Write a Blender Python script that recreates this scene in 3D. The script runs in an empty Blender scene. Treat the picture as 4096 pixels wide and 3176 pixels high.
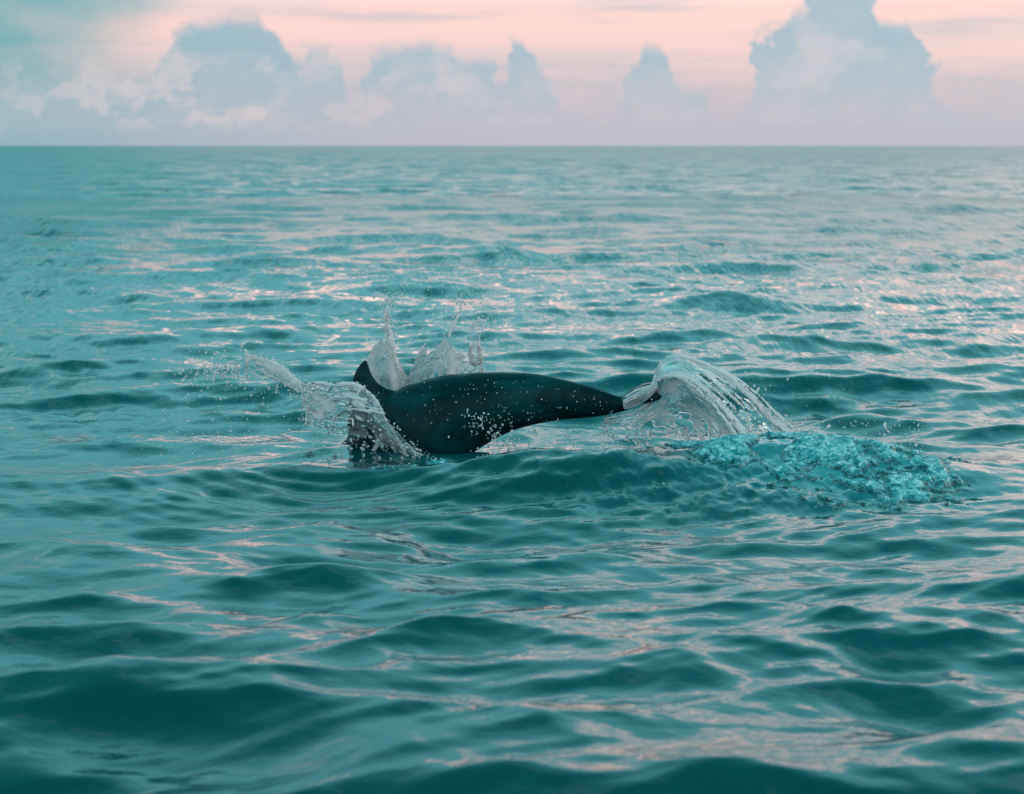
import bpy, bmesh, math, random
import numpy as np
from mathutils import Vector, Matrix

random.seed(7)
rng = np.random.default_rng(11)
scene = bpy.context.scene
COL = scene.collection

# ------------------------------------------------------------------ camera
CAM_H = 1.25                    # metres above the mean sea level
FPX = 85.0 / 36.0 * 4096.0      # focal length in photograph pixels
HORIZON = 583.0                 # photograph row of the horizon
PITCH = math.atan((1588.0 - HORIZON) / FPX)
cam_data = bpy.data.cameras.new('camera')
cam_data.lens = 85.0
cam_data.sensor_width = 36.0
cam_data.sensor_fit = 'HORIZONTAL'
cam_data.clip_start = 0.05
cam_data.clip_end = 100000.0
cam_data.dof.use_dof = True
cam_data.dof.focus_distance = 9.75
cam_data.dof.aperture_fstop = 5.6
cam = bpy.data.objects.new('camera', cam_data)
cam.location = (0, 0, CAM_H)
cam.rotation_euler = (math.pi / 2 - PITCH, 0, 0)
COL.objects.link(cam)
scene.camera = cam

def ray(px, py):
    """direction (with y = 1) of a photograph pixel"""
    a = (px - 2048.0) / FPX
    b = (1588.0 - py) / FPX
    y = math.cos(PITCH) + b * math.sin(PITCH)
    z = -math.sin(PITCH) + b * math.cos(PITCH)
    return Vector((a / y, 1.0, z / y))

def P(px, py, y):
    """point on a photograph pixel's ray at y metres from the camera"""
    return Vector((0, 0, CAM_H)) + ray(px, py) * y

# ------------------------------------------------------------------ node helpers
class S:
    """tiny wrapper so node maths can be written as expressions"""
    def __init__(self, tree, sock): self.t, self.s = tree, sock
    def _m(self, op, *others, clamp=False):
        n = self.t.nodes.new('ShaderNodeMath'); n.operation = op; n.use_clamp = clamp
        for i, v in enumerate((self,) + others):
            if isinstance(v, S): self.t.links.new(v.s, n.inputs[i])
            else: n.inputs[i].default_value = v
        return S(self.t, n.outputs[0])
    def __add__(self, o): return self._m('ADD', o)
    __radd__ = __add__
    def __mul__(self, o): return self._m('MULTIPLY', o)
    __rmul__ = __mul__
    def __sub__(self, o): return self._m('SUBTRACT', o)
    def __rsub__(self, o): return (self * -1.0) + o
    def __truediv__(self, o): return self._m('DIVIDE', o)
    def maxi(self, o): return self._m('MAXIMUM', o)
    def mini(self, o): return self._m('MINIMUM', o)
    def clamp(self): return self._m('ADD', 0.0, clamp=True)
    def power(self, o): return self._m('POWER', o)
    def absv(self): return self._m('ABSOLUTE')
    def smooth(self, a, b, lo=0.0, hi=1.0):
        n = self.t.nodes.new('ShaderNodeMapRange'); n.interpolation_type = 'SMOOTHSTEP'
        self.t.links.new(self.s, n.inputs['Value'])
        for k, v in zip(('From Min', 'From Max', 'To Min', 'To Max'), (a, b, lo, hi)):
            if isinstance(v, S): self.t.links.new(v.s, n.inputs[k])
            else: n.inputs[k].default_value = v
        return S(self.t, n.outputs['Result'])

def xyz(t, x, y, z):
    n = t.nodes.new('ShaderNodeCombineXYZ')
    for i, v in enumerate((x, y, z)):
        if isinstance(v, S): t.links.new(v.s, n.inputs[i])
        else: n.inputs[i].default_value = v
    return S(t, n.outputs[0])

def noise(t, vec, scale=1.0, detail=4.0, rough=0.5, dist=0.0, out='Fac', dims='3D'):
    n = t.nodes.new('ShaderNodeTexNoise'); n.noise_dimensions = dims
    t.links.new(vec.s, n.inputs['Vector'])
    n.inputs['Scale'].default_value = scale
    n.inputs['Detail'].default_value = detail
    n.inputs['Roughness'].default_value = rough
    n.inputs['Distortion'].default_value = dist
    return S(t, n.outputs[out])

def mixc(t, fac, a, b):
    n = t.nodes.new('ShaderNodeMix'); n.data_type = 'RGBA'; n.clamp_factor = True
    for i, v in ((0, fac), (6, a), (7, b)):
        if isinstance(v, S): t.links.new(v.s, n.inputs[i])
        elif i == 0: n.inputs[i].default_value = v
        else: n.inputs[i].default_value = (*v, 1.0)
    return S(t, n.outputs[2])

def curve(t, val, pts, smooth=True):
    n = t.nodes.new('ShaderNodeFloatCurve')
    t.links.new(val.s, n.inputs['Value'])
    c = n.mapping.curves[0]
    c.points[0].location = pts[0]; c.points[1].location = pts[-1]
    for p in pts[1:-1]: c.points.new(*p)
    for p in c.points: p.handle_type = 'AUTO_CLAMPED' if smooth else 'VECTOR'
    n.mapping.update()
    return S(t, n.outputs[0])

# ------------------------------------------------------------------ sky
SUN_EL, SUN_AZ = math.radians(9.0), math.radians(52.0)   # low, to the right of the view
world = bpy.data.worlds.new('World')
scene.world = world
world.use_nodes = True
wt = world.node_tree
wt.nodes.clear()
tc = wt.nodes.new('ShaderNodeTexCoord')
sep = wt.nodes.new('ShaderNodeSeparateXYZ')
wt.links.new(tc.outputs['Generated'], sep.inputs[0])
dx, dy, dz = (S(wt, sep.outputs[i]) for i in range(3))
az = dx._m('ARCTAN2', dy)                 # 0 straight ahead, positive to the right
el = dz.maxi(0.0)._m('ARCSINE')
U = az * (FPX / 1000.0)                   # kilo-pixels of the photograph
E = el * (FPX / 1000.0)                   # 0 at the horizon, 0.58 at the photograph's top edge
DV = S(wt, tc.outputs['Generated'])

# clear dusk sky: Nishita, tinted, with the sun low on the right
sky = wt.nodes.new('ShaderNodeTexSky')
sky.sky_type = 'NISHITA'
sky.sun_disc = False
sky.sun_elevation = SUN_EL
sky.sun_rotation = SUN_AZ
sky.air_density = 1.4; sky.dust_density = 2.0; sky.ozone_density = 3.0
vm = wt.nodes.new('ShaderNodeVectorMath'); vm.operation = 'MULTIPLY'
wt.links.new(sky.outputs[0], vm.inputs[0]); vm.inputs[1].default_value = (0.006, 0.016, 0.022)
nish = S(wt, vm.outputs[0])

# high thin cloud lit from below: pink low down, teal-blue higher up
right = U.smooth(-2.6, 0.2).maxi(az.absv().smooth(0.9, 1.6))      # 0 left of the view, 1 towards the sun
behind = az.absv().smooth(0.7, 1.8)       # the sky away from the sunset: pale and even, brightened out of view to whiten the splash
streak = noise(wt, xyz(wt, U * 0.35, E * 5.0, 3.1), 1.0, 5, 0.55)
streak2 = noise(wt, xyz(wt, U * 0.75 + 0.35, E * 10.0 + 0.2, 9.4), 1.0, 4, 0.55)
lilac = mixc(wt, right, (0.29, 0.42, 0.50), (0.50, 0.465, 0.535))
pink = mixc(wt, streak.smooth(0.42, 0.62), (0.93, 0.615, 0.585), (0.74, 0.575, 0.585))
pink = mixc(wt, streak2.smooth(0.52, 0.68) * 0.75, pink, (0.50, 0.505, 0.56))
glow = mixc(wt, E.smooth(0.06, 0.50), lilac, pink)
glow = mixc(wt, E.smooth(0.52, 0.80), glow, (2.2, 1.37, 1.22))
teal = (0.085, 0.36, 0.41)
leftmask = (U + (noise(wt, xyz(wt, U * 1.3, E * 2.2, 1.0), 1.0, 4, 0.5) - 0.5) * 1.2 - E * 0.45).smooth(-2.35, -1.35)
leftmask = leftmask.maxi(behind)
low = mixc(wt, leftmask, mixc(wt, E.smooth(0.0, 0.45), (0.22, 0.40, 0.46), teal), glow)
# broken cloud higher up, its undersides still lit low down
high_n = noise(wt, xyz(wt, U * 0.20, E * 0.62, 5.0), 1.0, 6, 0.58)
near_hor = mixc(wt, right, (0.13, 0.43, 0.49), (0.22, 0.58, 0.65))
high = mixc(wt, E.smooth(3.4, 7.5), mixc(wt, E.smooth(1.0, 2.8), near_hor, (0.24, 0.84, 0.92)), (0.04, 0.46, 0.52))
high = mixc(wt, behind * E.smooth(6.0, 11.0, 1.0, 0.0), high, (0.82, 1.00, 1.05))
patch = mixc(wt, E.smooth(1.4, 3.0), (2.5, 1.55, 1.38), (0.36, 0.84, 0.90))
high = mixc(wt, (high_n + right * 0.02 + az.smooth(-0.3, 0.6) * behind._m('MULTIPLY', -1.0)._m('ADD', 1.0) * 0.06 - 0.02 - E * 0.006).smooth(0.575, 0.61) * 0.9, high, patch)
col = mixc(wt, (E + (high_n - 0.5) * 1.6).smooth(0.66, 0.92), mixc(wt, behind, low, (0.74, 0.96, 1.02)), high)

# cumulus far off over the sea: tops of two layers against azimuth
def split(v):
    n = wt.nodes.new('ShaderNodeSeparateXYZ'); wt.links.new(v.s, n.inputs[0])
    return S(wt, n.outputs[0]) - 0.5, S(wt, n.outputs[1]) - 0.5
w1 = split(noise(wt, xyz(wt, U * 2.6, E * 3.4, 0.0), 1.0, 2, 0.5, out='Color'))
w2 = split(noise(wt, xyz(wt, U * 10.0, E * 11.0, 0.0), 1.0, 5, 0.62, out='Color'))
Uw = U + w1[0] * 0.26 + w2[0] * 0.17
Ew = E + w1[1] * 0.16 + w2[1] * 0.13
t01 = ((Uw + 2.1) / 4.2).clamp()
def tops(pts):
    out = []
    for x, y in pts:
        u = math.atan((x - 2048) / FPX) * FPX / 1000
        out.append(((u + 2.1) / 4.2, min(1.0, max(0.0, (HORIZON - y) / 700))))
    return out
topA = curve(wt, t01, tops([(0, 500), (330, 470), (560, 400), (650, 260), (690, 170), (770, 95), (900, 75), (1080, 90), (1130, 170),
    (1190, 260), (1240, 270), (1262, 195), (1330, 225), (1370, 240), (1395, 330), (1430, 420), (1462, 330), (1480, 220), (1600, 200), (1740, 178),
    (1810, 190), (1850, 250), (1950, 255), (1985, 330), (2040, 250), (2060, 150), (2115, 150), (2135, 260), (2190, 270), (2240, 420), (2400, 470), (2490, 400),
    (2520, 300), (2545, 205), (2620, 195), (2650, 270), (2700, 335), (2790, 380), (2860, 470), (2960, 400), (3010, 260),
    (3040, 130), (3120, 75), (3200, 50), (3230, -40), (3470, -40), (3500, 90), (3650, 100), (3670, 180),
    (3720, 330), (3760, 440), (3900, 480), (4096, 470)])) * 0.7
outn = noise(wt, xyz(wt, U * 0.9, 2.0, 7.0), 1.0, 3, 0.6)
inframe = U.absv().smooth(2.0, 2.5, 1.0, 0.0)
topA = topA * inframe + (1.0 - inframe) * (outn - 0.25) * 1.1
pale = noise(wt, xyz(wt, U * 1.6, 4.0, 2.0), 1.0, 3, 0.55)
maskP = (Ew + w2[0] * 0.08 - (pale - 0.5) * 0.7 - 0.28).smooth(-0.08, 0.04, 1.0, 0.0)
col = mixc(wt, maskP * 0.45 * E.smooth(0.0, 0.1), col, mixc(wt, right, (0.40, 0.48, 0.53), (0.53, 0.495, 0.545)))
dA = Ew - topA
maskA = dA.smooth(-0.060, 0.030, 1.0, 0.0)
shade = noise(wt, xyz(wt, U * 3.0 + w1[0] * 0.5, E * 4.4 + w1[1] * 0.5, 4.0), 1.0, 6, 0.6)
cloudA = mixc(wt, right, (0.25, 0.42, 0.49), (0.385, 0.470, 0.555))
cloudA = mixc(wt, (shade.smooth(0.50, 0.66)) * 0.7, cloudA, (0.58, 0.535, 0.575))
cloudA = mixc(wt, (shade.smooth(0.34, 0.48, 1.0, 0.0)) * 0.6, cloudA, (0.29, 0.445, 0.535))
cloudA = mixc(wt, dA.smooth(-0.12, -0.02) * 0.35, cloudA, (0.33, 0.47, 0.55))
fadeA = (E + (shade - 0.5) * 0.45).smooth(0.0, 0.34, 0.12, 1.0)
col = mixc(wt, maskA * fadeA, col, cloudA)

# lit puffs, most of them on the left
puff = noise(wt, xyz(wt, U * 4.2 + w1[0], E * 6.5 + w1[1], 8.0), 1.0, 5, 0.6)
zone = (U - 0.0).smooth(-1.1, 0.0, 1.0, 0.30) * E.smooth(0.04, 0.11) * E.smooth(0.28, 0.40, 1.0, 0.0) * U.smooth(-2.1, -1.7, 0.40, 1.0)
rim = (puff + (w2[0] + w2[1]) * 0.20).smooth(0.48, 0.58) * puff.smooth(0.56, 0.72, 1.0, 0.15)
col = mixc(wt, zone * rim * 0.6, col, mixc(wt, right, (0.60, 0.56, 0.58), (0.72, 0.575, 0.575)))

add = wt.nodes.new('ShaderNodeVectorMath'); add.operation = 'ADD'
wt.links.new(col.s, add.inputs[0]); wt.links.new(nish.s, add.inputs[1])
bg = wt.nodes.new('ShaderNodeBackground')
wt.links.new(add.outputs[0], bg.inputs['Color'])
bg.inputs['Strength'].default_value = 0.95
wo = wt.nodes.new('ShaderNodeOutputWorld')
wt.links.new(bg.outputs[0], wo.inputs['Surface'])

# ------------------------------------------------------------------ sun (dusk, diffused by cloud)
sun_data = bpy.data.lights.new('sun', 'SUN')
sun_data.energy = 1.4
sun_data.angle = math.radians(30.0)
sun_data.color = (1.0, 0.70, 0.60)
sun = bpy.data.objects.new('sun', sun_data)
d = Vector((math.sin(SUN_AZ) * math.cos(SUN_EL), math.cos(SUN_AZ) * math.cos(SUN_EL), math.sin(SUN_EL)))
sun.rotation_euler = (-d).to_track_quat('-Z', 'Y').to_euler()
COL.objects.link(sun)

scene.view_settings.view_transform = 'Standard'
scene.view_settings.look = 'None'
scene.view_settings.exposure = 0.17
scene.view_settings.gamma = 1.0
scene.view_settings.use_curve_mapping = False
scene.render.engine = 'CYCLES'
scene.cycles.use_denoising = True
scene.cycles.max_bounces = 10
scene.cycles.transmission_bounces = 8
scene.cycles.glossy_bounces = 4
scene.cycles.diffuse_bounces = 2
scene.cycles.transparent_max_bounces = 12
scene.cycles.caustics_reflective = False
scene.cycles.caustics_refractive = False
scene.cycles.sample_clamp_indirect = 4.0

# ------------------------------------------------------------------ materials
def material(name):
    m = bpy.data.materials.new(name); m.use_nodes = True
    t = m.node_tree
    b = t.nodes['Principled BSDF']
    return m, t, b

def attr(t, name):
    n = t.nodes.new('ShaderNodeAttribute'); n.attribute_name = name
    return S(t, n.outputs['Fac'])

def geo_pos(t):
    n = t.nodes.new('ShaderNodeNewGeometry')
    return S(t, n.outputs['Position'])

def bump(t, b, height, strength, dist):
    n = t.nodes.new('ShaderNodeBump')
    n.inputs['Strength'].default_value = strength
    if isinstance(dist, S): t.links.new(dist.s, n.inputs['Distance'])
    else: n.inputs['Distance'].default_value = dist
    t.links.new(height.s, n.inputs['Height'])
    t.links.new(n.outputs[0], b.inputs['Normal'])

def scaled(t, vec, s):
    n = t.nodes.new('ShaderNodeVectorMath'); n.operation = 'MULTIPLY'
    t.links.new(vec.s, n.inputs[0]); n.inputs[1].default_value = s
    return S(t, n.outputs[0])

M_sea, t, b = material('sea_water')
pos = geo_pos(t)
aer = attr(t, 'aeration')
unres = attr(t, 'unresolved')
tint = noise(t, scaled(t, pos, (0.25, 0.12, 0.0)), 1.0, 3, 0.5)
deep = mixc(t, tint.smooth(0.35, 0.65), (0.000, 0.050, 0.054), (0.000, 0.070, 0.075))
c = mixc(t, aer, deep, (0.02, 0.30, 0.32))
t.links.new(c.s, b.inputs['Base Color'])
b.inputs['IOR'].default_value = 1.333
t.links.new(((unres - 0.05).maxi(0.0) * 2.6 + 0.015).s, b.inputs['Roughness'])
rip = noise(t, scaled(t, pos, (26.0, 34.0, 1.0)), 1.0, 3, 0.5)
far = noise(t, scaled(t, pos, (1.2, 0.22, 0.0)), 1.0, 5, 0.6)
bump(t, b, rip * 0.0014 + far * (unres * 3.0), 1.0, 1.0)

def mesh_obj(name, verts, faces, mat, parent=None, smooth=True):
    me = bpy.data.meshes.new(name)
    me.from_pydata(verts, [], faces)
    me.update()
    if smooth: me.polygons.foreach_set('use_smooth', np.ones(len(me.polygons), bool))
    me.materials.append(mat)
    o = bpy.data.objects.new(name, me)
    COL.objects.link(o)
    if parent: o.parent = parent
    return o

def tag(o, label=None, cat=None, group=None, kind=None):
    if label: o['label'] = label
    if cat: o['category'] = cat
    if group: o['group'] = group
    if kind: o['kind'] = kind
    return o

# ------------------------------------------------------------------ wave field
def make_waves():
    out = []
    bands = [  # wavelength range, number, rms slope, spread (rad)
        (18.0, 9.0, 5, 0.010, 0.5),
        (8.0, 3.6, 18, 0.036, 0.8),
        (3.6, 1.8, 26, 0.050, 1.0),
        (1.8, 0.95, 32, 0.056, 1.2),
        (0.95, 0.5, 36, 0.068, 1.3),
        (0.5, 0.26, 42, 0.078, 1.4),
        (0.26, 0.13, 36, 0.060, 1.5),
        (0.13, 0.07, 24, 0.030, 1.6)]
    for hi, lo, n, slope, spread in bands:
        for i in range(n):
            lam = lo * (hi / lo) ** rng.random()
            k = 2 * math.pi / lam
            th = -math.pi / 2 + 0.25 + rng.normal() * spread * 0.55      # roughly towards the camera
            a = slope * math.sqrt(2.0 / n) / k
            out.append((k, math.cos(th), math.sin(th), a, rng.random() * 2 * math.pi))
    return out
WAVES = make_waves()
CHOP = 0.9

def vnoise(x, y, seed=0):
    """smooth value noise, numpy"""
    r = np.random.default_rng(seed); tab = r.random((256, 256)).astype(np.float32)
    xi = np.floor(x).astype(np.int64); yi = np.floor(y).astype(np.int64)
    fx = (x - xi).astype(np.float32); fy = (y - yi).astype(np.float32)
    fx = fx * fx * (3 - 2 * fx); fy = fy * fy * (3 - 2 * fy)
    a = tab[xi & 255, yi & 255]; b_ = tab[(xi + 1) & 255, yi & 255]
    c_ = tab[xi & 255, (yi + 1) & 255]; d_ = tab[(xi + 1) & 255, (yi + 1) & 255]
    return (a * (1 - fx) + b_ * fx) * (1 - fy) + (c_ * (1 - fx) + d_ * fx) * fy

def fbm(x, y, seed, octs=4, gain=0.5):
    s = 0; a = 1.0; tot = 0
    for o in range(octs):
        s = s + a * vnoise(x * 2 ** o + 17.3 * o, y * 2 ** o - 9.1 * o, seed + o); tot += a; a *= gain
    return s / tot

def gauss(x, y, cx, cy, sx, sy, rot=0.0):
    c, s_ = math.cos(rot), math.sin(rot)
    dx_, dy_ = x - cx, y - cy
    a = (dx_ * c + dy_ * s_) / sx; b_ = (-dx_ * s_ + dy_ * c) / sy
    return np.exp(-0.5 * (a * a + b_ * b_))

def churn_mask(x, y):
    return 1.0 * gauss(x, y, 1.20, 9.02, 0.30, 0.36, -0.25) + 0.5 * gauss(x, y, 1.38, 8.62, 0.14, 0.20) + 0.75 * gauss(x, y, 0.80, 9.42, 0.22, 0.13) \
        + 0.62 * gauss(x, y, 0.38, 9.50, 0.40, 0.15) + 0.36 * gauss(x, y, -0.22, 9.53, 0.20, 0.07) + 0.5 * gauss(x, y, -0.42, 9.0, 0.10, 0.05)

CRESTS = [  # centre x, y, height, half length, half width, turn: single waves that stand out
    (1.66, 11.1, 0.055, 0.42, 0.13, -0.75), (1.75, 19.0, 0.13, 0.50, 0.35, -0.2), (-0.58, 5.35, 0.035, 0.26, 0.15, 0.3),
    (-1.35, 5.05, 0.030, 0.30, 0.14, 0.35), (0.75, 6.0, 0.032, 0.40, 0.13, -0.55), (-0.95, 10.9, 0.045, 0.22, 0.14, 0.1), (3.3, 14.2, 0.07, 0.4, 0.25, -0.4)]

def local_height(x, y):
    """swell thrown up by the dolphin; and how churned the water is there"""
    h = np.zeros_like(x); ch = np.zeros_like(x)
    for cx, cy, hh, sx, sy, rot in CRESTS:
        m = (np.abs(x - cx) < 4 * sx + sy) & (np.abs(y - cy) < 4 * sx + sy)
        h[m] += hh * gauss(x[m], y[m], cx, cy, sx, sy, rot)
    near = (np.abs(y - 9.3) < 3.0) & (np.abs(x) < 3.6)
    xn, yn = x[near], y[near]
    if len(xn):
        hn = 0.130 * gauss(xn, yn, 1.20, 9.20, 0.42, 0.30, -0.2) + 0.100 * gauss(xn, yn, 0.16, 8.97, 0.46, 0.21, -0.08) \
            + 0.05 * gauss(xn, yn, -0.60, 9.72, 0.22, 0.20) + 0.03 * gauss(xn, yn, -0.62, 9.2, 0.30, 0.14, 0.2) \
            - 0.03 * gauss(xn, yn, 0.2, 8.2, 0.9, 0.28) - 0.02 * gauss(xn, yn, -0.32, 9.68, 0.14, 0.15) + 0.030 * gauss(xn, yn, -0.04, 9.66, 0.16, 0.12) - 0.036 * gauss(xn, yn, -0.22, 9.42, 0.30, 0.26)
        m = churn_mask(xn, yn)
        rough = np.clip(m, 0, 1.2)
        hn = hn + rough * 0.028 * (fbm(xn * 9, yn * 7, 31, 4, 0.55) - 0.5)
        # choppy, drop-pocked water under the tail and in front of the hump
        pock = gauss(xn, yn, 0.3, 9.55, 0.65, 0.22) + 0.8 * gauss(xn, yn, 0.75, 8.65, 0.5, 0.30)
        hn = hn + np.clip(pock, 0, 1) * 0.030 * (fbm(xn * 24, yn * 13, 41, 3, 0.6) - 0.5)
        # rings running out from where the body goes in
        for cx, cy, a0, lam, r0 in ((-0.35, 9.55, 0.008, 0.30, 0.5), (0.15, 9.3, 0.0050, 0.16, 0.45), (-0.6, 9.4, 0.004, 0.11, 0.3)):
            rr = np.sqrt((xn - cx) ** 2 + (yn - cy) ** 2)
            wig = 0.05 * fbm(xn * 3, yn * 3, 61, 2)
            hn = hn + a0 * np.sin((rr + wig) * 2 * math.pi / lam) * np.clip((rr - 0.15) / r0, 0, 1) * np.exp(-np.clip(rr - 0.4, 0, 9) / 0.7) * np.clip((cy - 0.2 - yn) / 0.3, 0, 1)
        h[near] += hn
        ch[near] = np.clip(m * (0.15 + 1.1 * fbm(xn * 5, yn * 4, 51, 4)) * 0.9, 0, 0.75)
    return h, ch

def sea_surface(x, y, cell_r=None, cell_t=None):
    """displaced position of rest points, plus slope variance the grid cannot carry"""
    x = x.astype(np.float32); y = y.astype(np.float32)
    r = np.sqrt(x * x + y * y) + 1e-6
    er = (x / r, y / r)
    gust = 0.55 + 0.9 * fbm(x * 0.22 + 40, y * 0.16 + 11, 5, 3)
    gust2 = 0.35 + 1.3 * fbm(x * 0.5 + 4, y * 0.33 + 71, 15, 3)
    calm = 1 - 0.55 * gauss(x, y, 0.2, 9.3, 1.3, 0.8)
    Z = np.zeros_like(x); X = np.zeros_like(x); Y = np.zeros_like(x); un = np.zeros_like(x)
    for k, c0, s0, a, ph in WAVES:
        g = gust if k > 5 else calm
        if k > 22: g = gust2
        elif k > 5: g = gust * calm
        amp = a * g
        if cell_r is not None:
            adv = k * np.maximum(np.abs(c0 * er[0] + s0 * er[1]) * cell_r, np.abs(-c0 * er[1] + s0 * er[0]) * cell_t)
            w = np.clip((2.9 - adv) / 0.9, 0, 1)
            un += (1 - w * w) * (k * a) ** 2 / 2
            amp = amp * w
        phs = k * (c0 * x + s0 * y) + ph
        sn = np.sin(phs); cs = np.cos(phs)
        Z += amp * sn
        X += CHOP * amp * c0 * cs
        Y += CHOP * amp * s0 * cs
    h, churn = local_height(x, y)
    return x + X, y + Y, Z + h, un, churn

def build_sea():
    core = np.arange(-394, 395) * (1.5 / 2418)                      # fine columns over the view and a step to each side
    wing = core[-1] + np.arange(1, 61) * (6.0 / 2418)               # coarser beyond
    side = np.concatenate([wing, np.linspace(wing[-1], 2 * math.pi - wing[-1], 140)[1:-1], (2 * math.pi - wing)[::-1]])
    th1 = np.concatenate([core, side])
    th2 = np.concatenate([core[::2], side])
    r1 = np.concatenate([np.geomspace(0.15, CAM_H * 2418 / 1300, 46)[:-1], CAM_H * 2418 / np.linspace(1300.0, 840.0, 110)[:-1], CAM_H * 2418 / np.linspace(840.0, 700.0, 80)[:-1], CAM_H * 2418 / np.linspace(700.0, 50.0, 820)])
    r2 = np.concatenate([np.geomspace(r1[-1], 700, 640)[:-1], np.geomspace(700, 40000, 60)])
    cos, quads, uns, churns = [], [], [], []
    base = 0
    for rr, th in ((r1, th1), (r2, th2)):
        nr, nt = len(rr), len(th)
        R, T = np.meshgrid(rr, th, indexing='ij')
        dr = np.gradient(rr)[:, None] * np.ones_like(T)
        dth = np.roll(th, -1) - th; dth[-1] = dth[-2]
        dt = R * np.abs(dth)[None, :]
        x = (R * np.sin(T)).ravel(); y = (R * np.cos(T)).ravel()
        X, Y, Z, un, churn = sea_surface(x, y, dr.ravel().astype(np.float32), dt.ravel().astype(np.float32))
        Z *= np.clip((30000 - R.ravel()) / 20000, 0, 1)
        cos.append(np.stack([X, Y, Z], 1)); uns.append(un); churns.append(churn)
        idx = np.arange(nr * nt).reshape(nr, nt) + base
        nxt = np.roll(idx, -1, axis=1)
        quads.append(np.stack([idx[:-1], nxt[:-1], nxt[1:], idx[1:]], -1).reshape(-1, 4)[:, ::-1])
        base += nr * nt
    co = np.concatenate(cos).astype(np.float32); quads = np.concatenate(quads)
    un = np.concatenate(uns); churn = np.concatenate(churns)
    me = bpy.data.meshes.new('sea')
    nv, nf = len(co), len(quads)
    me.vertices.add(nv); me.vertices.foreach_set('co', co.ravel())
    me.loops.add(nf * 4); me.loops.foreach_set('vertex_index', quads.ravel().astype(np.int32))
    me.polygons.add(nf)
    me.polygons.foreach_set('loop_start', np.arange(0, nf * 4, 4, dtype=np.int32))
    me.polygons.foreach_set('use_smooth', np.ones(nf, bool))
    me.update()
    a = me.attributes.new('unresolved', 'FLOAT', 'POINT'); a.data.foreach_set('value', np.sqrt(un).astype(np.float32))
    a = me.attributes.new('aeration', 'FLOAT', 'POINT'); a.data.foreach_set('value', churn.astype(np.float32))
    me.materials.append(M_sea)
    o = bpy.data.objects.new('sea', me); COL.objects.link(o)
    tag(o, 'choppy teal sea with pink dusk glints reaching to the horizon', 'sea', kind='structure')
    return o
sea = build_sea()

# ------------------------------------------------------------------ shared shape helpers
def catmull(pts, m):
    p = np.asarray(pts, float)
    d = np.r_[0, np.cumsum(np.linalg.norm(np.diff(p, axis=0), axis=1) ** 0.5)]
    p2 = np.vstack([2 * p[0] - p[1], p, 2 * p[-1] - p[-2]])
    t = np.linspace(0, d[-1], m)
    i = np.clip(np.searchsorted(d, t, side='right') - 1, 0, len(p) - 2)
    u = ((t - d[i]) / (d[i + 1] - d[i]))[:, None]
    a, b_, c_, e = p2[i], p2[i + 1], p2[i + 2], p2[i + 3]
    return 0.5 * (2 * b_ + (c_ - a) * u + (2 * a - 5 * b_ + 4 * c_ - e) * u ** 2 + (3 * b_ - a - 3 * c_ + e) * u ** 3)

def pts3(lst):
    return [tuple(P(*q)) for q in lst]

def loft_rings(rings, cap=True):
    n = len(rings[0]); verts = [tuple(v) for r in rings for v in r]; faces = []
    for i in range(len(rings) - 1):
        for j in range(n):
            k = (j + 1) % n
            faces.append((i * n + j, i * n + k, (i + 1) * n + k, (i + 1) * n + j))
    if cap:
        faces.append(tuple(range(n))[::-1]); faces.append(tuple(range((len(rings) - 1) * n, len(rings) * n)))
    return verts, faces

# ------------------------------------------------------------------ dolphin
M_skin, t, b = material('wet_dolphin_skin')
pos = geo_pos(t)
mott = noise(t, scaled(t, pos, (9.0, 9.0, 14.0)), 1.0, 4, 0.6)
c = mixc(t, mott.smooth(0.35, 0.68), (0.0002, 0.0200, 0.0225), (0.0004, 0.0300, 0.0330))
sheen_mask = noise(t, scaled(t, pos, (3.2, 3.2, 7.0)), 1.0, 5, 0.62, 0.8)
c = mixc(t, sheen_mask.smooth(0.50, 0.68) * 0.75, c, (0.0016, 0.060, 0.066))  # wet teal sheen put into the skin colour as lighter patches
speck = noise(t, scaled(t, pos, (120.0, 120.0, 120.0)), 1.0, 2, 0.5)
c = mixc(t, speck.smooth(0.70, 0.78) * 0.5, c, (0.03, 0.12, 0.13))
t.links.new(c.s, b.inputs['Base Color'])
runs = noise(t, scaled(t, pos, (6.0, 20.0, 34.0)), 1.0, 4, 0.6)
t.links.new(runs.smooth(0.38, 0.62, 0.20, 0.50).s, b.inputs['Roughness'])
b.inputs['IOR'].default_value = 1.36
b.inputs['Specular IOR Level'].default_value = 0.09
b.inputs['Coat Weight'].default_value = 0.03
b.inputs['Coat Roughness'].default_value = 0.12
film = noise(t, scaled(t, pos, (38.0, 38.0, 60.0)), 1.0, 3, 0.5)
bump(t, b, film, 0.35, 0.004)

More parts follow.
